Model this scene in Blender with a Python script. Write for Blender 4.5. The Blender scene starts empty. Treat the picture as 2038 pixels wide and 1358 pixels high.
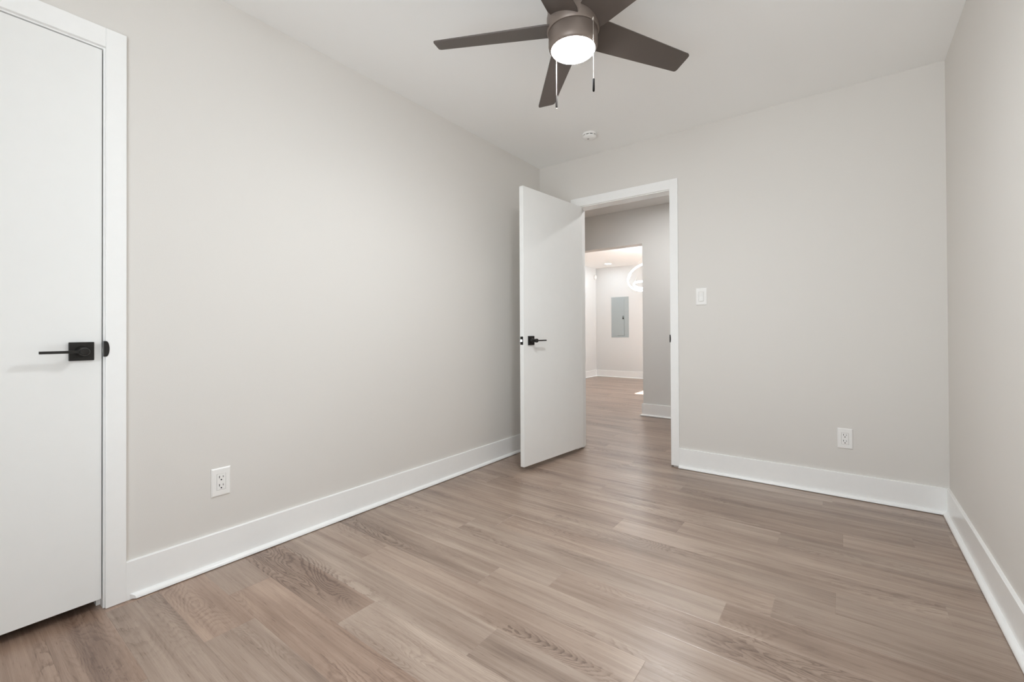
import bpy, bmesh, math, random
from mathutils import Vector, Matrix
PI = math.pi
C = bpy.context.scene.collection
scn = bpy.context.scene

# ------------------------------------------------------------------ camera
cam_d = bpy.data.cameras.new('camera'); cam = bpy.data.objects.new('camera', cam_d); C.objects.link(cam)
YAW, PIT, ROL, FPX = -0.6429, 0.0067, -0.0050, 875.55
_F = Vector((math.sin(YAW)*math.cos(PIT), math.cos(YAW)*math.cos(PIT), math.sin(PIT)))
_R = Vector((math.cos(YAW), -math.sin(YAW), 0)); _U = _R.cross(_F)
_R2 = _R*math.cos(ROL)+_U*math.sin(ROL); _U2 = _U*math.cos(ROL)-_R*math.sin(ROL)
M = Matrix((_R2, _U2, -_F)).transposed().to_4x4(); M.translation = Vector((2.1445, -3.2847, 0.9938))
cam.matrix_world = M
cam_d.sensor_width = 36; cam_d.lens = FPX/2038*36
cam_d.shift_y = -24.95/2038
cam_d.clip_start = 0.02
scn.camera = cam

# ------------------------------------------------------------------ world, sun, exposure
EXPOSURE = 0.03
SKY = 6.3
LAMP = 250.0
w = bpy.data.worlds.new('world'); scn.world = w; w.use_nodes = True
wn = w.node_tree.nodes; _tc = wn.new('ShaderNodeTexCoord'); _sx = wn.new('ShaderNodeSeparateXYZ'); _cr = wn.new('ShaderNodeValToRGB'); _mr = wn.new('ShaderNodeMapRange')
_mr.inputs['From Min'].default_value = -1; _mr.inputs['From Max'].default_value = 1
w.node_tree.links.new(_tc.outputs['Generated'], _sx.inputs[0]); w.node_tree.links.new(_sx.outputs['Z'], _mr.inputs['Value']); w.node_tree.links.new(_mr.outputs[0], _cr.inputs[0])
_cr.color_ramp.elements[0].position = .47; _cr.color_ramp.elements[0].color = (.93, 1.0, 1.05, 1)     # ground half, made brighter than the sky to lift the ceiling
_cr.color_ramp.elements[1].position = .53; _cr.color_ramp.elements[1].color = (.44, .50, .55, 1)      # hazy sky
w.node_tree.links.new(_cr.outputs[0], wn['Background'].inputs[0])
wn['Background'].inputs[1].default_value = SKY
sun_d = bpy.data.lights.new('sun', 'SUN'); sun_d.energy = 60; sun_d.angle = 0.009; sun_d.color = (1, .985, .965)
sun = bpy.data.objects.new('sun', sun_d); C.objects.link(sun)
sun.rotation_euler = Vector((-1, 0, -0.955)).to_track_quat('-Z', 'Y').to_euler()
sun.location = (5, 4, 5)

def portal(name, loc, direction, sx, sy):
    d = bpy.data.lights.new(name, 'AREA'); d.shape = 'RECTANGLE'; d.size = sx; d.size_y = sy
    d.cycles.is_portal = True
    o = bpy.data.objects.new(name, d); C.objects.link(o); o.location = loc
    o.rotation_euler = Vector(direction).to_track_quat('-Z', 'Y').to_euler(); return o

WF = -3.85                      # inner face of the wall behind the camera
WIN = (1.05, 2.48, 0.10, 2.20)  # window in that wall: x0, x1, z0, z1
portal('window_portal', ((WIN[0]+WIN[1])/2, WF-0.13, (WIN[2]+WIN[3])/2), (0, 1, 0), WIN[1]-WIN[0], WIN[3]-WIN[2])
FWIN = (3.402, 5.1, 0.4, 2.205)   # window of the far room: y0, y1, z0, z1
portal('far_window_portal', (1.83, (FWIN[0]+FWIN[1])/2, (FWIN[2]+FWIN[3])/2), (-1, 0, 0), FWIN[3]-FWIN[2], FWIN[1]-FWIN[0])

vs = scn.view_settings
scn.display_settings.display_device = 'sRGB'
vs.view_transform = 'Standard'; vs.look = 'None'; vs.gamma = 1; vs.use_curve_mapping = False
vs.exposure = EXPOSURE
scn.cycles.use_denoising = True
scn.cycles.max_bounces = 14; scn.cycles.diffuse_bounces = 10; scn.cycles.glossy_bounces = 5
scn.cycles.sample_clamp_indirect = 6
scn.cycles.caustics_reflective = False; scn.cycles.caustics_refractive = False

# ------------------------------------------------------------------ materials
def mat(name, col, rough=0.5, metal=0.0, bump=None, spec=0.5, coat=0.0):
    m = bpy.data.materials.new(name); m.use_nodes = True
    nt = m.node_tree; b = nt.nodes['Principled BSDF']
    b.inputs['Base Color'].default_value = (*col, 1); b.inputs['Roughness'].default_value = rough
    b.inputs['Metallic'].default_value = metal; b.inputs['Specular IOR Level'].default_value = spec
    b.inputs['Coat Weight'].default_value = coat
    # every surface gets a light procedural tone variation, some a bump
    tc = nt.nodes.new('ShaderNodeTexCoord'); no = nt.nodes.new('ShaderNodeTexNoise')
    no.inputs['Scale'].default_value = bump[0] if bump else 30; no.inputs['Detail'].default_value = 3
    nt.links.new(tc.outputs['Object'], no.inputs['Vector'])
    mr = nt.nodes.new('ShaderNodeMapRange'); mr.inputs['To Min'].default_value = 0.985; mr.inputs['To Max'].default_value = 1.015
    nt.links.new(no.outputs['Fac'], mr.inputs['Value'])
    mx = nt.nodes.new('ShaderNodeVectorMath'); mx.operation = 'SCALE'; mx.inputs[0].default_value = col
    nt.links.new(mr.outputs[0], mx.inputs['Scale']); nt.links.new(mx.outputs[0], b.inputs['Base Color'])
    if bump:
        bp = nt.nodes.new('ShaderNodeBump'); bp.inputs['Strength'].default_value = bump[1]; bp.inputs['Distance'].default_value = bump[2]
        nt.links.new(no.outputs['Fac'], bp.inputs['Height']); nt.links.new(bp.outputs[0], b.inputs['Normal'])
    return m
def emit(name, col, s):
    m = bpy.data.materials.new(name); m.use_nodes = True; nt = m.node_tree
    nt.nodes.remove(nt.nodes['Principled BSDF']); e = nt.nodes.new('ShaderNodeEmission')
    e.inputs[0].default_value = (*col, 1); e.inputs[1].default_value = s
    nt.links.new(e.outputs[0], nt.nodes['Material Output'].inputs[0]); return m

WALL = mat('greige_wall_paint', (0.72, 0.694, 0.660), 0.62, bump=(260, .12, .0012), spec=.3)
WALLF = mat('wall_paint_daylight_tint', (0.73, 0.735, 0.73), 0.62, bump=(260, .12, .0012), spec=.3)  # same wall paint, with a cool daylight cast put into its colour
WALLH = mat('pale_grey_wall_paint', (0.73, 0.72, 0.70), 0.62, bump=(260, .12, .0012), spec=.3)
CEIL = mat('flat_ceiling_paint', (0.90, 0.90, 0.89), 0.8, bump=(200, .1, .001), spec=.2)
TRIM = mat('semi_gloss_white_trim', (0.90, 0.90, 0.89), 0.26, bump=(35, .08, .001))
DOOR = mat('satin_white_door_paint', (0.85, 0.85, 0.835), 0.38, bump=(14, .12, .002))
PLAST = mat('white_plastic', (0.87, 0.86, 0.84), 0.28)
BLACK = mat('matte_black_metal', (0.018, 0.016, 0.014), 0.42, .4)
HOLE = mat('dark_slot', (0.006, 0.005, 0.005), 0.8)
BRONZE = mat('bronze_metal', (0.21, 0.168, 0.143), 0.42, .35)
BLADE = mat('espresso_blade', (0.088, 0.070, 0.060), 0.40)
CHROME = mat('polished_latch_metal', (0.8, 0.8, 0.78), 0.2, 1.0)
PANEL = mat('grey_enamel_panel', (0.40, 0.45, 0.46), 0.4)
BRASS = mat('pale_bead_chain', (0.62, 0.56, 0.50), 0.5, .3)
FOB = mat('dark_brown_fob', (0.008, 0.006, 0.005), 0.85, spec=.08)
LENS = emit('frosted_lens_glow', (.935, .985, 1.015), LAMP)
LEDW = emit('white_led', (.84, .94, 1.0), 28)
LEDC = emit('cool_led_disc', (.80, .93, 1.02), 80)
LEDH = emit('hall_led_disc', (.98, .985, .98), 290)
GLASS = bpy.data.materials.new('window_glass'); GLASS.use_nodes = True
_nt = GLASS.node_tree; _b = _nt.nodes['Principled BSDF']
_t = _nt.nodes.new('ShaderNodeBsdfTransparent'); _g = _nt.nodes.new('ShaderNodeBsdfGlossy'); _g.inputs['Roughness'].default_value = 0.02
_m = _nt.nodes.new('ShaderNodeMixShader'); _m.inputs[0].default_value = 0.06
_nt.nodes.remove(_b); _nt.links.new(_t.outputs[0], _m.inputs[1]); _nt.links.new(_g.outputs[0], _m.inputs[2])
_nt.links.new(_m.outputs[0], _nt.nodes['Material Output'].inputs[0])

def floor_material():
    m = bpy.data.materials.new('oak_look_planks'); m.use_nodes = True; nt = m.node_tree; N = nt.nodes; L = nt.links
    b = N['Principled BSDF']
    def node(t, **k):
        n = N.new(t)
        for a, v in k.items(): setattr(n, a, v)
        return n
    def math_(op, a=None, bb=None, clamp=False):
        n = node('ShaderNodeMath', operation=op, use_clamp=clamp)
        for i, v in enumerate((a, bb)):
            if v is None: continue
            if isinstance(v, (int, float)): n.inputs[i].default_value = v
            else: L.new(v, n.inputs[i])
        return n.outputs[0]
    def noise(vec, scale, detail=2, rough=.5, dist=0):
        n = node('ShaderNodeTexNoise'); n.inputs['Scale'].default_value = scale; n.inputs['Detail'].default_value = detail
        n.inputs['Roughness'].default_value = rough; n.inputs['Distortion'].default_value = dist; L.new(vec, n.inputs['Vector']); return n.outputs['Fac']
    def mapped(src, sc):
        n = node('ShaderNodeMapping'); n.inputs['Scale'].default_value = sc; L.new(src, n.inputs['Vector']); return n.outputs[0]
    def rng(v, a, c, d, e, smooth=False):
        n = node('ShaderNodeMapRange'); n.interpolation_type = 'SMOOTHSTEP' if smooth else 'LINEAR'
        for i, q in zip(('From Min', 'From Max', 'To Min', 'To Max'), (a, c, d, e)): n.inputs[i].default_value = q
        L.new(v, n.inputs['Value']); return n.outputs[0]
    uv = node('ShaderNodeUVMap', uv_map='plank').outputs[0]
    tone = node('ShaderNodeAttribute', attribute_name='tone').outputs['Fac']
    fig = node('ShaderNodeAttribute', attribute_name='figure').outputs['Fac']
    # soft long streaks, fine fibres, cathedral figure as contour lines of a stretched field
    streak = noise(mapped(uv, (1.3, 16, 1)), 1, 4, .55, .3)
    blot = noise(mapped(uv, (1.6, 5, 1)), 1, 2, .5, .2)
    fibre = noise(mapped(uv, (4, 330, 1)), 1, 3, .7)
    mid = noise(mapped(uv, (1.6, 60, 1)), 1, 3, .6, .3)
    fibre2 = noise(mapped(uv, (22, 190, 1)), 1, 2, .6, .4)
    field = noise(mapped(uv, (1.45, 7.5, 1)), 1, 1.2, .4, .55)
    wob = noise(mapped(uv, (28, 60, 1)), 1, 2, .6)
    f2 = math_('ADD', math_('MULTIPLY', field, 34), math_('MULTIPLY', wob, 1.3))
    saw = math_('FRACT', f2)
    line = rng(saw, 0.0, 0.62, 1, 0, True)
    line2 = rng(saw, .93, 1.0, 0, 1, True)
    line = math_('MAXIMUM', line, line2)
    mask = rng(noise(mapped(uv, (1.1, 4.2, 1)), 1, 1, .5), .50, .66, 0, 1, True)
    mask = math_('MULTIPLY', mask, rng(fig, 0, 1, .25, 1))
    line = math_('MULTIPLY', math_('MULTIPLY', line, mask), rng(fibre2, .3, .65, .35, 1))
    pore = rng(noise(mapped(uv, (14, 330, 1)), 1, 2, .65), .60, .72, 0, 1, True)
    # tone value: 0 dark .. 1 light
    v = math_('ADD', rng(tone, 0, 1, .26, .80), math_('MULTIPLY', math_('SUBTRACT', streak, .5), 1.05))
    v = math_('ADD', v, math_('MULTIPLY', math_('SUBTRACT', blot, .5), .55))
    v = math_('ADD', v, math_('MULTIPLY', math_('SUBTRACT', fibre, .5), .42))
    v = math_('ADD', v, math_('MULTIPLY', math_('SUBTRACT', mid, .5), .62))
    v = math_('SUBTRACT', v, math_('MULTIPLY', line, .56))
    v = math_('SUBTRACT', v, math_('MULTIPLY', pore, .32), True)
    cr = node('ShaderNodeValToRGB'); el = cr.color_ramp.elements
    el[0].position = 0; el[0].color = (0.135, 0.088, 0.066, 1)
    el[1].position = 1; el[1].color = (0.490, 0.395, 0.325, 1)
    e = el.new(.45); e.color = (0.300, 0.222, 0.174, 1)
    L.new(v, cr.inputs['Fac'])
    warm = node('ShaderNodeAttribute', attribute_name='warm').outputs['Fac']
    tint = node('ShaderNodeMix', data_type='RGBA', blend_type='MULTIPLY'); tint.inputs[7].default_value = (1.03, .94, .89, 1)
    L.new(warm, tint.inputs[0]); L.new(cr.outputs[0], tint.inputs[6]); L.new(tint.outputs[2], b.inputs['Base Color'])
    L.new(rng(fibre2, .3, .7, .28, .38), b.inputs['Roughness'])
    b.inputs['Specular IOR Level'].default_value = .75
    bp = node('ShaderNodeBump'); bp.inputs['Strength'].default_value = .12; bp.inputs['Distance'].default_value = .0006
    L.new(math_('SUBTRACT', fibre2, line), bp.inputs['Height']); L.new(bp.outputs[0], b.inputs['Normal'])
    return m
FLOOR = floor_material()

# ------------------------------------------------------------------ helpers
def obj(name, bm, m, parent=None, smooth=False, bevel=0.0, seg=2):
    bmesh.ops.recalc_face_normals(bm, faces=bm.faces)
    me = bpy.data.meshes.new(name); bm.to_mesh(me); bm.free()
    o = bpy.data.objects.new(name, me); C.objects.link(o); me.materials.append(m)
    if smooth:
        for p in me.polygons: p.use_smooth = True
        a = math.radians(35)
        md = None
        try: me.set_sharp_from_angle(angle=a)
        except Exception: pass
    if bevel:
        md = o.modifiers.new('edge', 'BEVEL'); md.width = bevel; md.segments = seg; md.limit_method = 'ANGLE'; md.angle_limit = math.radians(40)
        md.harden_normals = False
    if parent: o.parent = parent
    return o
def empty(name, loc, rz=0, parent=None):
    o = bpy.data.objects.new(name, None); C.objects.link(o); o.location = loc; o.rotation_euler = (0, 0, rz); o.empty_display_size = .05
    if parent: o.parent = parent
    return o
def tag(o, label, cat, group=None, kind=None):
    o['label'] = label; o['category'] = cat
    if group: o['group'] = group
    if kind: o['kind'] = kind
    return o
def box(bm, x0, x1, y0, y1, z0, z1):
    v = [bm.verts.new((x, y, z)) for z in (z0, z1) for y in (y0, y1) for x in (x0, x1)]
    for f in ((0, 1, 3, 2), (4, 5, 7, 6), (0, 1, 5, 4), (2, 3, 7, 6), (0, 2, 6, 4), (1, 3, 7, 5)): bm.faces.new([v[i] for i in f])
def bx(*a):
    bm = bmesh.new()
    for t in a: box(bm, *t)
    return bm
def lathe(bm, prof, loc=(0, 0, 0), axis=(0, 0, 1), n=48):
    q = Vector((0, 0, 1)).rotation_difference(Vector(axis)).to_matrix(); loc = Vector(loc); rings = []
    for r, z in prof:
        if r < 1e-6: rings.append([bm.verts.new(loc+q@Vector((0, 0, z)))])
        else: rings.append([bm.verts.new(loc+q@Vector((r*math.cos(2*PI*i/n), r*math.sin(2*PI*i/n), z))) for i in range(n)])
    for a, b in zip(rings, rings[1:]):
        for i in range(n):
            j = (i+1) % n
            if len(a) == 1 and len(b) == 1: continue
            if len(a) == 1: bm.faces.new((a[0], b[i], b[j]))
            elif len(b) == 1: bm.faces.new((a[i], a[j], b[0]))
            else: bm.faces.new((a[i], a[j], b[j], b[i]))
    return bm
def tube(bm, pts, r, n=8, closed=False):
    pts = [Vector(p) for p in pts]; rings = []; up = None
    for i, p in enumerate(pts):
        if closed: t = pts[(i+1) % len(pts)]-pts[i-1]
        else: t = pts[min(i+1, len(pts)-1)]-pts[max(i-1, 0)]
        t.normalize()
        if up is None:
            up = Vector((0, 0, 1)) if abs(t.z) < .9 else Vector((1, 0, 0))
        u = t.cross(up).normalized(); up = u.cross(t).normalized()
        rings.append([bm.verts.new(p+r*(u*math.cos(2*PI*k/n)+up*math.sin(2*PI*k/n))) for k in range(n)])
    m = len(rings)
    for i in range(m if closed else m-1):
        a, b = rings[i], rings[(i+1) % m]
        for k in range(n): bm.faces.new((a[k], a[(k+1) % n], b[(k+1) % n], b[k]))
    if not closed: bm.faces.new(rings[0]); bm.faces.new(rings[-1])
    return bm
def extrude_profile(bm, prof, a, b, nrm, cut0=0.0, cut1=0.0):
    """prof: (distance from wall, z); a, b: wall points at the floor; nrm: away from the wall; cut: mitre slope at the ends"""
    a = Vector((*a, 0)); b = Vector((*b, 0)); n = Vector((*nrm, 0)); d = (b-a).normalized()
    r0 = [bm.verts.new(a+n*s+Vector((0, 0, z))+d*(cut0*s)) for s, z in prof]
    r1 = [bm.verts.new(b+n*s+Vector((0, 0, z))-d*(cut1*s)) for s, z in prof]
    k = len(prof)
    for i in range(k): bm.faces.new((r0[i], r0[(i+1) % k], r1[(i+1) % k], r1[i]))
    bm.faces.new(r0); bm.faces.new(r1[::-1])
def poly_prism(bm, pts, z0, z1, f=lambda x, y, z: (x, y, z)):
    a = [bm.verts.new(f(x, y, z0)) for x, y in pts]; b = [bm.verts.new(f(x, y, z1)) for x, y in pts]; n = len(pts)
    for i in range(n): bm.faces.new((a[i], a[(i+1) % n], b[(i+1) % n], b[i]))
    bm.faces.new(a[::-1]); bm.faces.new(b)
def structure(name, bm, m, label, cat, parent=None, bevel=0, smooth=False):
    o = obj(name, bm, m, parent, bevel=bevel, smooth=smooth)
    if not parent: tag(o, label, cat, kind='structure')
    return o

H = 2.44; W = 2.6002; SL = 0.011; T = 0.115
def wx(y): return W+SL*y           # the right wall runs very slightly out of square

# ------------------------------------------------------------------ floor of planks (one mesh, each plank one face)
random.seed(11)
PW = 0.1524; LEN = 1.2192; Y0 = -2.287
# joint positions read off the picture: row index -> (joint x, tone left of it, tone right of it)
known = {-1: (0.76, .30, .80), 0: (1.215, .74, .36), 1: (1.665, .66, .45), 2: (0.985, .28, .62), 3: (1.222, .62, .50), 4: (1.80, .60, .40),
         5: (1.939, .62, .34), 6: (2.12, .40, .42), 7: (1.215, .34, .66), 8: (1.485, .30, .56), 9: (1.897, .58, .30),
         10: (2.143, .34, .66), 11: (2.405, .28, .38), 12: (1.33, .52, .34), 13: (2.05, .42, .36), -2: (1.50, .42, .62), -3: (0.50, .55, .35)}
figd = {-1: (.9, .3), 0: (1, 1), 1: (1, .9), 2: (1, .4), -2: (1, .7), 3: (.5, .6), 7: (.2, .4)}
bm = bmesh.new(); uvl = bm.loops.layers.uv.new('plank'); tl = bm.faces.layers.float.new('tone'); fl = bm.faces.layers.float.new('figure'); wl = bm.faces.layers.float.new('warm')
xa, xb, ya, yb = -2.45, 3.35, -4.05, 5.75
r0 = int(math.floor((ya-Y0)/PW)); r1 = int(math.ceil((yb-Y0)/PW))
G = 0.0009
for r in range(r0, r1):
    y0 = max(ya, Y0+r*PW); y1 = min(yb, Y0+(r+1)*PW)
    j = known[r][0] if r in known else random.uniform(0, LEN)
    k = int(math.floor((xa-j)/LEN))
    while True:
        x0, x1 = j+k*LEN, j+(k+1)*LEN
        if x0 >= xb: break
        t = random.uniform(.30, .68); fg = random.random()
        if r in known and k == -1: t = known[r][1]; fg = figd.get(r, (.4, .4))[0]
        if r in known and k == 0: t = known[r][2]; fg = figd.get(r, (.4, .4))[1]
        wm = random.uniform(0, .35)
        if r < 0 and k == -1: wm = 1.0 - .35*(r == -1)
        if r == -2 and k == 0: wm = .5
        k += 1
        X0, X1 = max(x0, xa), min(x1, xb)
        if X1 <= X0: continue
        # plank top with a minute bevel all round
        o0 = [bm.verts.new((x, y, -G*.5)) for x, y in ((X0, y0), (X1, y0), (X1, y1), (X0, y1))]
        i0 = [bm.verts.new((x, y, 0)) for x, y in ((X0+G, y0+G), (X1-G, y0+G), (X1-G, y1-G), (X0+G, y1-G))]
        ox, oy = random.uniform(0, 50), random.uniform(0, 50)
        fs = [bm.faces.new(i0)]+[bm.faces.new((o0[q], o0[(q+1) % 4], i0[(q+1) % 4], i0[q])) for q in range(4)]
        for f in fs:
            f[tl] = t; f[fl] = fg; f[wl] = wm
            for l in f.loops: l[uvl].uv = (l.vert.co.x-X0+ox, l.vert.co.y-y0+oy)
box(bm, xa, xb, ya, yb, -.12, -.004)
fo = obj('floor', bm, FLOOR)
tag(fo, 'light greyish-brown wood-look plank floor running through all the rooms', 'floor', kind='structure')

# ------------------------------------------------------------------ walls and ceilings
JX0, JX1 = 0.383, 1.137            # jamb faces of the bedroom doorway
CY0, CY1 = -3.652, -2.897          # jamb faces of the closet doorway
HZ = 2.030                         # underside of head jambs
JT = 0.018
structure('wall_left', bx((-T, 0, WF, CY0-JT, 0, H), (-T, 0, CY1+JT, 0, 0, H), (-T, 0, CY0-JT, CY1+JT, HZ+JT, H)), WALL,
          'greige painted wall holding the closed white door and a wall outlet', 'wall')
structure('wall_back', bx((-1.8, JX0-JT, 0, T, 0, H), (JX1+JT, 3.2, 0, T, 0, H), (JX0-JT, JX1+JT, 0, T, HZ+JT, H)), WALL,
          'greige painted wall with the open doorway, a light switch and an outlet', 'wall')
bm = bmesh.new()
def rw(ya, yb, za, zb): poly_prism(bm, [(wx(ya), ya), (wx(yb), yb), (wx(0)+T, yb), (wx(0)+T, ya)], za, zb)
rw(WF-T, 0, 0, H)
structure('wall_right', bm, WALL, 'bare greige painted wall along the right edge of the picture', 'wall')
x0, x1, z0, z1 = WIN
structure('wall_front', bx((-T, x0, WF-T, WF, 0, H), (x1, wx(WF-T), WF-T, WF, 0, H), (x0, x1, WF-T, WF, 0, z0), (x0, x1, WF-T, WF, z1, H)), WALL,
          'greige painted wall with the window, behind the viewer', 'wall')
structure('ceiling', bx((-1.9, 3.35, WF-.25, 1.76, H, H+.12)), CEIL, 'flat off-white bedroom ceiling around the fan', 'ceiling')
structure('wall_closet', bx((-.80, -.70, -3.9, -2.6, 0, H), (-.70, -T, -3.9, -3.82, 0, H), (-.70, -T, -2.68, -2.6, 0, H)), WALLH, 'walls inside the closet behind the closed door', 'wall')
# hallway and far room
OX0, OX1, OZ = -0.63, 0.28, 2.018
FC = 2.37
structure('wall_hallway', bx((-2.3, OX0, 1.76, 1.90, 0, H), (OX1, 3.2, 1.76, 1.90, 0, H), (OX0, OX1, 1.76, 1.90, OZ, H)), WALLH,
          'shaded grey hallway wall with a cased-free opening, seen through the doorway', 'wall')
structure('wall_hallway_left', bx((-1.92, -1.8, 0, 1.76, 0, H)), WALLH, 'end wall of the hallway, to the left out of sight', 'wall')
structure('wall_hallway_right', bx((3.2, 3.32, 0, 1.76, 0, H)), WALLH, 'end wall of the hallway, to the right out of sight', 'wall')
structure('wall_far', bx((-2.3, 1.82, 5.58, 5.70, 0, H)), WALLF, 'pale far wall carrying the grey electrical panel', 'wall')
structure('wall_far_left', bx((-2.30, -2.18, 1.90, 5.58, 0, H)), WALLF, 'pale side wall of the far room, left of the electrical panel', 'wall')
y0, y1, z0, z1 = FWIN
structure('wall_far_right', bx((1.70, 1.82, 1.90, y0, 0, H), (1.70, 1.82, y1, 5.58, 0, H), (1.70, 1.82, y0, y1, 0, z0), (1.70, 1.82, y0, y1, z1, H)), WALLH,
          'window wall of the far room, out of sight', 'wall')
structure('ceiling_far', bx((-2.3, 1.82, 1.90, 5.70, FC, H+.12)), CEIL, 'bright white ceiling of the far room with a recessed light', 'ceiling')

# ------------------------------------------------------------------ windows behind the viewer and in the far room
def window(name, horiz, a0, a1, z0, z1, plane, depth, sgn, label):
    def b(a, c, d0, d1, q0, q1):
        return (a, c, d0, d1, q0, q1) if horiz else (d0, d1, a, c, q0, q1)
    mid = plane-sgn*.05
    fr = .045
    d0, d1 = sorted((mid-.03, mid+.03))
    root = obj(name, bx(b(a0, a0+fr, d0, d1, z0, z1), b(a1-fr, a1, d0, d1, z0, z1), b(a0+fr, a1-fr, d0, d1, z0, z0+fr), b(a0+fr, a1-fr, d0, d1, z1-fr, z1)), TRIM, bevel=.003)
    tag(root, label, 'window', kind='structure')
    zm = (z0+z1)/2
    obj('window_sash', bx(b(a0+fr, a1-fr, mid-.015, mid+.015, zm-.02, zm+.02), b((a0+a1)/2-.02, (a0+a1)/2+.02, mid-.02, mid+.02, z0+fr, z1-fr)), TRIM, root, bevel=.003)
    obj('window_pane', bx(b(a0+fr, a1-fr, mid-.002, mid+.002, z0+fr, z1-fr)), GLASS, root)
    c0, c1 = sorted((plane, plane+sgn*.016)); cw = .06
    obj('window_casing', bx(b(a0-cw, a0, c0, c1, z0-cw, z1+cw), b(a1, a1+cw, c0, c1, z0-cw, z1+cw), b(a0, a1, c0, c1, z1, z1+cw), b(a0, a1, c0, c1, z0-cw, z0)), TRIM, root, bevel=.002)
window('window_1', True, WIN[0], WIN[1], WIN[2], WIN[3], WF, T, 1, 'tall white framed glazed opening behind the viewer')
window('window_2', False, FWIN[0], FWIN[1], FWIN[2], FWIN[3], 1.70, .12, -1, 'white framed window of the far room letting the sun in')

# ------------------------------------------------------------------ baseboards
BH = 0.1424
BASE = [(0, 0.0), (.0125, 0.0), (.0125, BH-.0018), (.0108, BH), (0, BH)]
SHOE = [(.0125, .0035)]+[(.0125+.0175*math.cos(a), .0035+.0165*math.sin(a)) for a in [k*PI/2/8 for k in range(9)]]
def baseboard(name, segs, label):
    bm = bmesh.new(); sh = bmesh.new()
    for s in segs:
        a, b, n = s[:3]; c0, c1, d0, d1 = (list(s[3:])+[0]*4)[:4]
        extrude_profile(bm, BASE, a, b, n, c0, c1); extrude_profile(sh, SHOE, a, b, n, d0, d1)
    o = structure(name, bm, TRIM, label, 'baseboard', smooth=False)
    obj('shoe_molding', sh, TRIM, o, smooth=True)
    return o
CW = .0575
cas_y = CY1+.005+CW-.0007; cas_x = JX1+.005+CW-.0025
baseboard('baseboard_left', [((0, cas_y), (0, 0), (1, 0), 0, 1, .9, 1), ((0, WF), (0, CY0-.005-CW), (1, 0), 1, 0, 1, 0)], 'tall white baseboard along the left wall')
baseboard('baseboard_back', [((cas_x, 0), (W, 0), (0, -1), 0, 1, 0, 1), ((0, 0), (JX0-.005-CW, 0), (0, -1), 1, 0, 1, 0)], 'tall white baseboard under the light switch and right-hand outlet')
_d = Vector((SL, 1, 0)).normalized()
baseboard('baseboard_right', [((wx(WF), WF), (W, 0), (-_d.y, _d.x), 1, 1, 1, 1)], 'glossy white baseboard receding along the right wall')
baseboard('baseboard_front', [((0, WF), (WIN[0]-.06, WF), (0, 1), 1, 0, 1, 0), ((WIN[1]+.06, WF), (wx(WF), WF), (0, 1), 0, 1, 0, 1)], 'white baseboard beside the glazed door behind the viewer')
baseboard('baseboard_hallway', [((OX1, 1.76), (3.2, 1.76), (0, -1), -1, 0, -1, 0), ((OX1, 1.76), (OX1, 1.90), (-1, 0), -1, 0, -1, 0), ((-1.8, 1.76), (OX0, 1.76), (0, -1), 0, -1, 0, -1)],
          'white baseboard on the shaded hallway wall, wrapping its corner')
baseboard('baseboard_far', [((-2.18, 5.58), (1.7, 5.58), (0, -1), 1, 0, 1, 0)], 'white baseboard below the grey electrical panel')
baseboard('baseboard_far_left', [((-2.18, 1.9), (-2.18, 5.58), (1, 0), 0, 1, 0, 1)], 'white baseboard on the side wall of the far room')

# ------------------------------------------------------------------ door casings
CT = .016
def strike_plate(parent, f, lip=.0085):
    """black lip plate, f maps (u along the casing face away from the opening, z, outward) to world"""
    bm = bmesh.new(); pts = [(-.004, -.028), (-.004, .028)]
    pts += [(.0015+lip*math.cos(a), .028*math.sin(a)) for a in [PI/2-k*PI/12 for k in range(13)]]
    A = [bm.verts.new(f(u, z, .0004)) for u, z in pts]; B = [bm.verts.new(f(u, z, .0030)) for u, z in pts]; n = len(pts)
    for i in range(n): bm.faces.new((A[i], A[(i+1) % n], B[(i+1) % n], B[i]))
    bm.faces.new(A); bm.faces.new(B)
    # return along the jamb
    q = [(-.004, -.028), (-.0025, -.028), (-.0025, .028), (-.004, .028)]
    a = [bm.verts.new(f(u, z, -.03)) for u, z in q]; b = [bm.verts.new(f(u, z, .0008)) for u, z in q]
    for i in range(4): bm.faces.new((a[i], a[(i+1) % 4], b[(i+1) % 4], b[i]))
    bm.faces.new(a); bm.faces.new(b)
    o = obj('strike_plate', bm, BLACK, parent); o['label'] = 'black rounded strike plate'
    return o
# closet: casing + jamb
y0, y1 = CY0-.005, CY1+.005
t1 = structure('trim_1', bx((0, CT, y1, y1+CW, 0.001, HZ+.005+CW+.012), (0, CT, y0-CW, y0, 0.001, HZ+.005+CW+.012), (0, CT, y0, y1, HZ+.005, HZ+.005+CW+.012)),
               TRIM, 'flat white casing around the closed left door', 'door frame', bevel=.0018)
obj('door_jamb', bx((-T, .0005, CY1, CY1+JT, 0, HZ+JT), (-T, .0005, CY0-JT, CY0, 0, HZ+JT), (-T, .0005, CY0, CY1, HZ, HZ+JT),
                    (-.075, -.040, CY1-.011, CY1, 0, HZ), (-.075, -.040, CY0, CY0+.011, 0, HZ), (-.075, -.040, CY0+.011, CY1-.011, HZ-.011, HZ)), TRIM, t1)
strike_plate(t1, lambda u, z, w: (CT-.0006+w, y1-.0005+u, .938+z))
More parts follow.
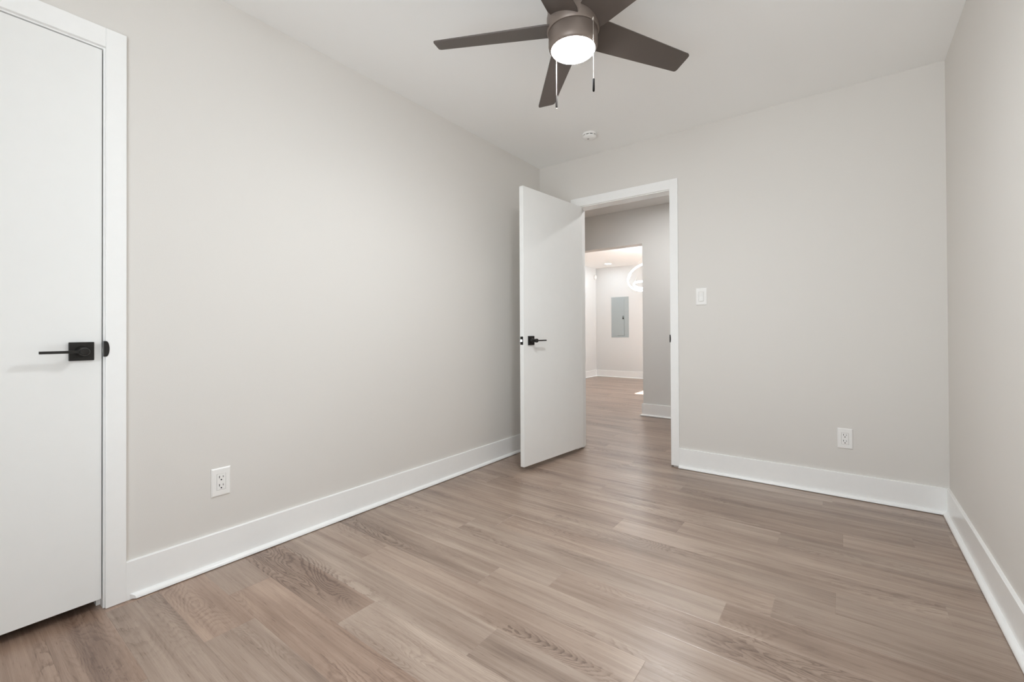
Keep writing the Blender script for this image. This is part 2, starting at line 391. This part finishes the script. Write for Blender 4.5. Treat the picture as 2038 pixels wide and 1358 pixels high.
# bedroom doorway
x0, x1 = JX0-.005, JX1+.005
g = .013
t2 = structure('trim_2', bx((x1, x1+CW, -CT, 0, g, HZ+CW+.015), (x0-CW, x0, -CT, 0, g, HZ+CW+.015), (x0, x1, -CT, 0, HZ+.002, HZ+CW+.015),
                            (x1, x1+CW, T, T+CT, g, HZ+CW+.012), (x0-CW, x0, T, T+CT, g, HZ+CW+.012), (x0, x1, T, T+CT, HZ+.005, HZ+CW+.012)),
               TRIM, 'flat white casing around the open doorway in the back wall', 'door frame', bevel=.0018)
obj('door_jamb', bx((JX0-JT, JX0, -.0005, T+.0005, g, HZ+JT), (JX1, JX1+JT, -.0005, T+.0005, g, HZ+JT), (JX0, JX1, -.0005, T+.0005, HZ-.003, HZ+JT),
                    (JX0, JX0+.011, .040, .075, g, HZ-.003), (JX1-.011, JX1, .040, .075, g, HZ-.003)), TRIM, t2, bevel=.001)
strike_plate(t2, lambda u, z, w: (x1-.0005+u, -CT+.0006-w, .936+z), .0035)

# ------------------------------------------------------------------ doors with black lever sets
def lever_set(parent, px, pz, face, s, d):
    """on a slab in local coordinates: slab along x, face plane y=face, s=outward sign in y, d=direction of the lever in x"""
    ro = obj('handle', bx((px-.0325, px+.0325, *sorted((face, face+s*.0085)), pz-.0325, pz+.0325)), BLACK, parent, bevel=.0018)
    ro['label'] = 'square black rosette with lever'
    bm = bmesh.new()
    lathe(bm, [(0, .006), (.0195, .006), (.0190, .012), (.0150, .018), (.0118, .024), (.0112, .042), (.0135, .046), (.0140, .058), (.0120, .063), (0, .064)], (px, face, pz), (0, s, 0), 32)
    yc = face+s*.053; pts = []
    # flat slender bar
    a0, a1 = sorted((px, px+d*.108)); b0, b1 = sorted((yc-.0075, yc+.0075))
    box(bm, a0, a1, b0, b1, pz-.0045, pz+.0045)
    obj('lever', bm, BLACK, ro, smooth=True, bevel=.0012)
    return ro
def latch(parent, ex, yc, pz):
    f = obj('latch_plate', bx((ex-.001, ex+.0012, yc-.0127, yc+.0127, pz-.029, pz+.029)), BLACK, parent, bevel=.0008)
    f['label'] = 'black latch plate on the door edge'
    bm = bmesh.new(); poly_prism(bm, [(ex, yc-.007), (ex+.011, yc-.007), (ex+.002, yc+.007), (ex, yc+.007)], pz-.009, pz+.009)
    b = obj('latch_bolt', bm, CHROME, f, bevel=.001); b['label'] = 'bright metal latch bolt'

# closet door: hinge side at CY0, local x runs to the latch side (+y), local y out of the room (-x)
SW = CY1-CY0-.006
d1 = empty('door_1', (0, CY0+.003, 0), PI/2)
tag(d1, 'closed flat white door with black lever at the left edge', 'door', kind='structure')
s1 = obj('door_slab', bx((0, SW, 0.0, .035, .036, HZ-.004)), DOOR, d1, bevel=.0015)
lever_set(d1, SW-.054, .931, 0.0, -1, -1)
latch(d1, SW, .0175, .931)
# bedroom door, swung open on its left jamb
TH = -math.radians(95.7)
d2 = empty('door_2', (JX0+.001, -.008, 0), TH)
tag(d2, 'flat white door standing open into the bedroom with black lever', 'door', kind='structure')
s2 = obj('door_slab', bx((.002, .748, .008, .043, .036, 2.025)), DOOR, d2, bevel=.0022)
lever_set(d2, .748-.078, .928, .043, 1, -1)
lever_set(d2, .748-.078, .928, .008, -1, -1)
latch(d2, .748, .0255, .928)
for hz in (.25, 1.03, 1.82):
    bm = lathe(bmesh.new(), [(0, hz-.045), (.006, hz-.045), (.006, hz+.045), (0, hz+.045)], (0, 0, 0), n=16)
    h = obj('hinge', bm, BLACK, d2, smooth=True)

# ------------------------------------------------------------------ ceiling fan
FX, FY, ZB = 1.296, -1.736, 2.205
fan = empty('ceiling_fan', (FX, FY, H)); tag(fan, 'dark bronze five-blade ceiling fan with a round glowing light', 'ceiling fan')
dz = lambda z: z-H
obj('motor_housing', lathe(bmesh.new(), [(0, dz(2.4399)), (.072, dz(2.4399)), (.074, dz(2.425)), (.090, dz(2.405)), (.099, dz(2.38)), (.101, dz(2.285)), (.101, dz(2.262)), (.101, dz(2.250)),
                                         (.104, dz(2.244)), (.104, dz(2.190)), (.100, dz(2.184)), (.06, dz(2.184)), (0, dz(2.184))], n=64), BRONZE, fan, smooth=True)
lk = obj('light_kit', lathe(bmesh.new(), [(0, dz(2.186)), (.0945, dz(2.186)), (.0960, dz(2.182)), (.0975, dz(2.150)), (.0975, dz(2.134)), (.0955, dz(2.124)), (.0905, dz(2.1165)), (.0865, dz(2.1145)),
                                          (.0855, dz(2.120)), (0, dz(2.120))], n=64), BRONZE, fan, smooth=True)
pr = [(.0855, dz(2.121)), (.0855, dz(2.1145))]+[(.0850*math.cos(a), dz(2.1145)-.020*math.sin(a)) for a in [k*PI/2/8 for k in range(1, 8)]]+[(0, dz(2.0945))]
ln = obj('lens', lathe(bmesh.new(), pr, n=64), LENS, lk, smooth=True); ln['label'] = 'round frosted white lens, lit'
TH0 = 2.317
RA, RB, wA, wB, rA, rB, PITCH = .578, .581, .047, .044, .062, .065, -.296
def lerp(a, b, t): return a+(b-a)*t
for k in range(5):
    a = TH0+k*2*PI/5
    rad = Vector((math.cos(a), math.sin(a), 0)); tan = Vector((-math.sin(a), math.cos(a), 0))
    def pos(r, s, t):
        v = rad*r+tan*(s*math.cos(PITCH))+Vector((0, 0, s*math.sin(PITCH)))
        v.z += .028*v.x-.043*v.y+.025*r
        nn = (tan*(-math.sin(PITCH))+Vector((0, 0, math.cos(PITCH))))
        return v+nn*t+Vector((0, 0, dz(ZB)))
    ro = .012
    def wa(r): return lerp(rA, wA, (r-.12)/(RA-.12))
    def wb(r): return lerp(rB, wB, (r-.12)/(RB-.12))
    pts = [(.060, -.052), (.105, -.0655)] + [(RB-ro, -wb(RB-ro))] + [(RB-ro+ro*math.sin(q), -wB+ro-ro*math.cos(q)) for q in (PI/6, PI/3, PI/2)] \
        + [(RA-ro+ro*math.cos(q), wA-ro+ro*math.sin(q)) for q in (0, PI/6, PI/3)] + [(RA-ro, wa(RA-ro)), (.105, .0625), (.060, .052)]
    bm = bmesh.new(); poly_prism(bm, pts, -.003, .003, lambda r, s, t: pos(r, s, t))
    obj('blade', bm, BLADE, fan, bevel=.0012)
for (cx, cy, zt, zb, zf, nm) in ((1.396, -1.759, 2.186, 1.956, 1.907, 0), (1.202, -1.7085, 2.186, 1.976, 1.926, 1)):
    x, y = cx-FX, cy-FY
    bm = bmesh.new()
    lathe(bm, [(0, .006), (.004, .006), (.0045, 0), (.003, -.004), (0, -.004)], (x*.98, y*.98, dz(zt)), n=12)
    tube(bm, [(x, y, dz(zt)), (x, y, dz(zb))], .0005, 6)
    z = zt
    while z > zb:
        bmesh.ops.create_icosphere(bm, subdivisions=1, radius=.00115, matrix=Matrix.Translation((x, y, dz(z)))); z -= .0034
    pc = obj('pull_chain', bm, BRASS, fan, smooth=True); pc['label'] = 'fine bead pull chain'
    bm = lathe(bmesh.new(), [(0, dz(zb)+.001), (.0022, dz(zb)+.001), (.0044, dz(zb)-.003), (.0048, dz(zf)+.006), (.0042, dz(zf)+.001), (.002, dz(zf)-.001), (0, dz(zf)-.001)], (x, y, 0), n=6 if nm == 0 else 16)
    f = obj('pull_fob', bm, FOB, pc, smooth=True); f['label'] = 'dark bronze pull fob'
    if nm == 1:
        bm = bmesh.new(); bmesh.ops.create_icosphere(bm, subdivisions=2, radius=.0028, matrix=Matrix.Translation((x, y, dz(zf)-.004)))
        obj('end_bead', bm, BRASS, pc, smooth=True)

# ------------------------------------------------------------------ smoke detector
sd = empty('smoke_detector', (.678, -.365, H)); tag(sd, 'round white smoke detector on the ceiling near the corner', 'smoke detector')
obj('mounting_base', lathe(bmesh.new(), [(0, 0), (.051, 0), (.052, -.003), (.051, -.012), (.049, -.0135), (0, -.0135)], n=48), PLAST, sd, smooth=True)
obj('cover', lathe(bmesh.new(), [(.040, -.012), (.040, -.0195), (.0485, -.0195), (.0490, -.0225), (.0475, -.027), (.041, -.034), (.030, -.038), (.018, -.0395), (0, -.040)], n=48), PLAST, sd, smooth=True)
obj('vent_gap', lathe(bmesh.new(), [(.041, -.0133), (.0428, -.0133), (.0428, -.0200), (.041, -.0200)], n=48), HOLE, sd)
bm = bmesh.new()
for k in range(10):
    a = 2*PI*k/10+.1; m4 = Matrix.Rotation(a, 4, 'Z') @ Matrix.Translation((.0455, 0, -.0165)) @ Matrix.Diagonal((.007, .007, .0065, 1))
    bmesh.ops.create_cube(bm, size=1, matrix=m4)
obj('vent_rib', bm, PLAST, sd)
bm = lathe(bmesh.new(), [(0, -.0385), (.007, -.0385), (.007, -.0408), (0, -.0413)], (-.006, -.012, 0), n=20)
obj('test_button', bm, mat('grey_button', (.35, .32, .30), .5), sd, smooth=True)

# ------------------------------------------------------------------ outlets and switch (local: y- is out of the wall, x to the right)
def cover_plate(root):
    a, b, t = .037, .060, .0062
    bm = bmesh.new()
    def ring(x, z, y): return [bm.verts.new(p) for p in ((-x, y, -z), (x, y, -z), (x, y, z), (-x, y, z))]
    R = [ring(a, b, -.0003), ring(a, b, -.0026), ring(a-.0045, b-.0045, -t), ring(.0174, .0342, -t), ring(.0174, .0342, -.001)]
    for p, q in zip(R, R[1:]):
        for i in range(4): bm.faces.new((p[i], p[(i+1) % 4], q[(i+1) % 4], q[i]))
    obj('cover_plate', bm, PLAST, root, bevel=.0006)
    for z in (-.0475, .0475):
        s = obj('screw', lathe(bmesh.new(), [(0, .0058), (.0032, .0058), (.0030, .0070), (0, .0074)], (0, 0, z), (0, -1, 0), 16), PLAST, root, smooth=True)
def outlet(name, loc, rz, label, group):
    r = empty(name, loc, rz); tag(r, label, 'outlet', group); cover_plate(r)
    re = obj('receptacle', bx((-.0166, .0166, -.0072, -.001, -.0335, .0335)), PLAST, r, bevel=.0015)
    for zc in (.0165, -.0185):
        bm = bx((-.0085, -.0060, -.0076, -.006, zc+.0005, zc+.0105), (.0058, .0078, -.0076, -.006, zc+.0012, zc+.0092))
        lathe(bm, [(0, .006), (.0028, .006), (.0028, .0076), (0, .0076)], (-.0002, 0, zc-.0070), (0, -1, 0), 16)
        so = obj('socket_slots', bm, HOLE, re); so['label'] = 'dark socket slots'
    return r
outlet('wall_outlet', (0, -2.519, .354), PI/2, 'white wall outlet on the left wall, above the baseboard', 'white wall outlets')
outlet('wall_outlet', (2.156, 0, .347), 0, 'white wall outlet on the back wall, below and right of the switch', 'white wall outlets')
sw = empty('light_switch', (1.355, 0, 1.233)); tag(sw, 'white rocker light switch on the wall right of the doorway', 'light switch'); cover_plate(sw)
bm = bmesh.new()
P = [(-.0035, .0335), (-.0085, .0330), (-.0062, .0), (-.0100, -.0325), (-.0035, -.0335), (-.0010, -.0335), (-.0010, .0335)]
A = [bm.verts.new((-.0135, y, z)) for y, z in P]; B = [bm.verts.new((.0135, y, z)) for y, z in P]
for i in range(len(P)): bm.faces.new((A[i], A[(i+1) % len(P)], B[(i+1) % len(P)], B[i]))
bm.faces.new(A); bm.faces.new(B)
obj('rocker', bm, PLAST, sw, bevel=.0008)
obj('rocker_surround', bx((-.0168, -.0140, -.0055, -.001, -.0338, .0338), (.0140, .0168, -.0055, -.001, -.0338, .0338)), PLAST, sw)

# ------------------------------------------------------------------ far room: electrical panel, sensor, recessed light, ring chandelier
FWY = 5.58
ep = empty('electrical_panel', (-1.622, FWY, .854)); tag(ep, 'grey electrical panel on the far wall, seen through the doorway', 'electrical panel')
w2, hh = .1915, .860
obj('panel_cover', bx((-w2, w2, -.010, 0, 0, hh)), PANEL, ep, bevel=.002)
dr = obj('panel_door', bx((-.118, .098, -.0165, -.0100, .040, hh-.045)), PANEL, ep, bevel=.0015)
obj('door_shade_strip', bx((.0990, .1015, -.0106, -.0099, .040, .40), (-.06, .1015, -.0106, -.0099, .0365, .0395)), HOLE, ep)  # dark strips standing in for shade beside and below the panel door
lt = obj('latch', bx((.060, .094, -.021, -.0165, .385, .460)), mat('grey_latch_surround', (.20, .23, .23), .5), dr, bevel=.002)
obj('latch_thumb', bx((.064, .090, -.023, -.0205, .390, .420)), HOLE, lt, bevel=.002)
# sensor in the corner
ms = empty('motion_sensor', (-2.158, 5.5, 2.165), math.radians(52)); tag(ms, 'small white oval motion sensor high in the far corner', 'motion sensor')
obj('sensor_bracket', bx((-.012, .012, -.002, .030, -.02, .02)), PLAST, ms)
bm = bmesh.new(); bmesh.ops.create_uvsphere(bm, u_segments=24, v_segments=16, radius=1, matrix=Matrix.Translation((0, -.012, 0)) @ Matrix.Diagonal((.032, .022, .056, 1)))
sb = obj('sensor_body', bm, PLAST, ms, smooth=True)
bm = bmesh.new(); bmesh.ops.create_uvsphere(bm, u_segments=16, v_segments=12, radius=1, matrix=Matrix.Translation((0, -.024, -.012)) @ Matrix.Diagonal((.018, .014, .026, 1)))
obj('sensor_lens', bm, PLAST, sb, smooth=True)
# recessed lights, the last pair added as fill
def recessed(x, y, z, m, label, power_r=.062):
    r = empty('recessed_light', (x, y, z)); tag(r, label, 'ceiling light')
    obj('trim_ring', lathe(bmesh.new(), [(power_r, -.001), (power_r, -.006), (power_r+.006, -.0075), (power_r+.018, -.003), (power_r+.019, 0), (power_r, -.0)], n=40), PLAST, r, smooth=True)
    obj('light_disc', lathe(bmesh.new(), [(0, -.0045), (power_r, -.0045), (power_r, -.001), (0, -.001)], n=40), m, r)
recessed(-1.665, 5.085, FC, LEDC, 'lit round recessed light in the far ceiling, above the electrical panel')
recessed(.80, .85, H, LEDH, 'lit round recessed light in the hallway ceiling, out of sight', .075)
for _p, _l in (((.25, 4.10), 'far room, beyond the ring chandelier'), ((.06, 2.80), 'far room, just past the opening')):  # out-of-view fill lights, added to brighten the far-room floor
    recessed(_p[0], _p[1], FC, LEDC, 'added fill light, ceiling of the '+_l)
# chandelier
CX, CYY = -.352, 3.6
ch = empty('ring_chandelier', (CX, CYY, FC)); tag(ch, 'glowing LED ring chandelier hanging in the far room, half hidden by the hallway wall', 'chandelier')
obj('canopy', lathe(bmesh.new(), [(0, 0), (.09, 0), (.09, -.025), (0, -.028)], n=32), PLAST, ch, smooth=True)
def ring(cx, cz, r, a, b, tw):
    n = Vector((math.cos(a)*math.sin(b), math.sin(a)*math.sin(b), math.cos(b))); u = n.cross(Vector((0, 1, .1))).normalized(); v = n.cross(u)
    c = Vector((cx-CX, 0, cz-FC)); bm = bmesh.new()
    rings = []
    for i in range(72):
        t = 2*PI*i/72; d = u*math.cos(t)+v*math.sin(t)
        rings.append([bm.verts.new(c+d*(r+p)+n*q) for p, q in ((-.008, -tw), (.008, -tw), (.008, tw), (-.008, tw))])
    for i in range(72):
        A, B = rings[i], rings[(i+1) % 72]
        for k in range(4): bm.faces.new((A[k], A[(k+1) % 4], B[(k+1) % 4], B[k]))
    o = obj('led_ring', bm, LEDW, ch)
    wb = bmesh.new()
    for t in (.3, .3+2*PI/3, .3+4*PI/3):
        d = u*math.cos(t)+v*math.sin(t); top = Vector((.05*math.cos(t), .05*math.sin(t), -.026))
        tube(wb, [c+d*r, top], .0013, 6)
    obj('suspension_wire', wb, CHROME, o)
ring(-.3496, 1.8597, .2822, 4.7416, .9784, .011)
ring(-.3810, 1.7271, .1541, 1.6488, .2757, .011)
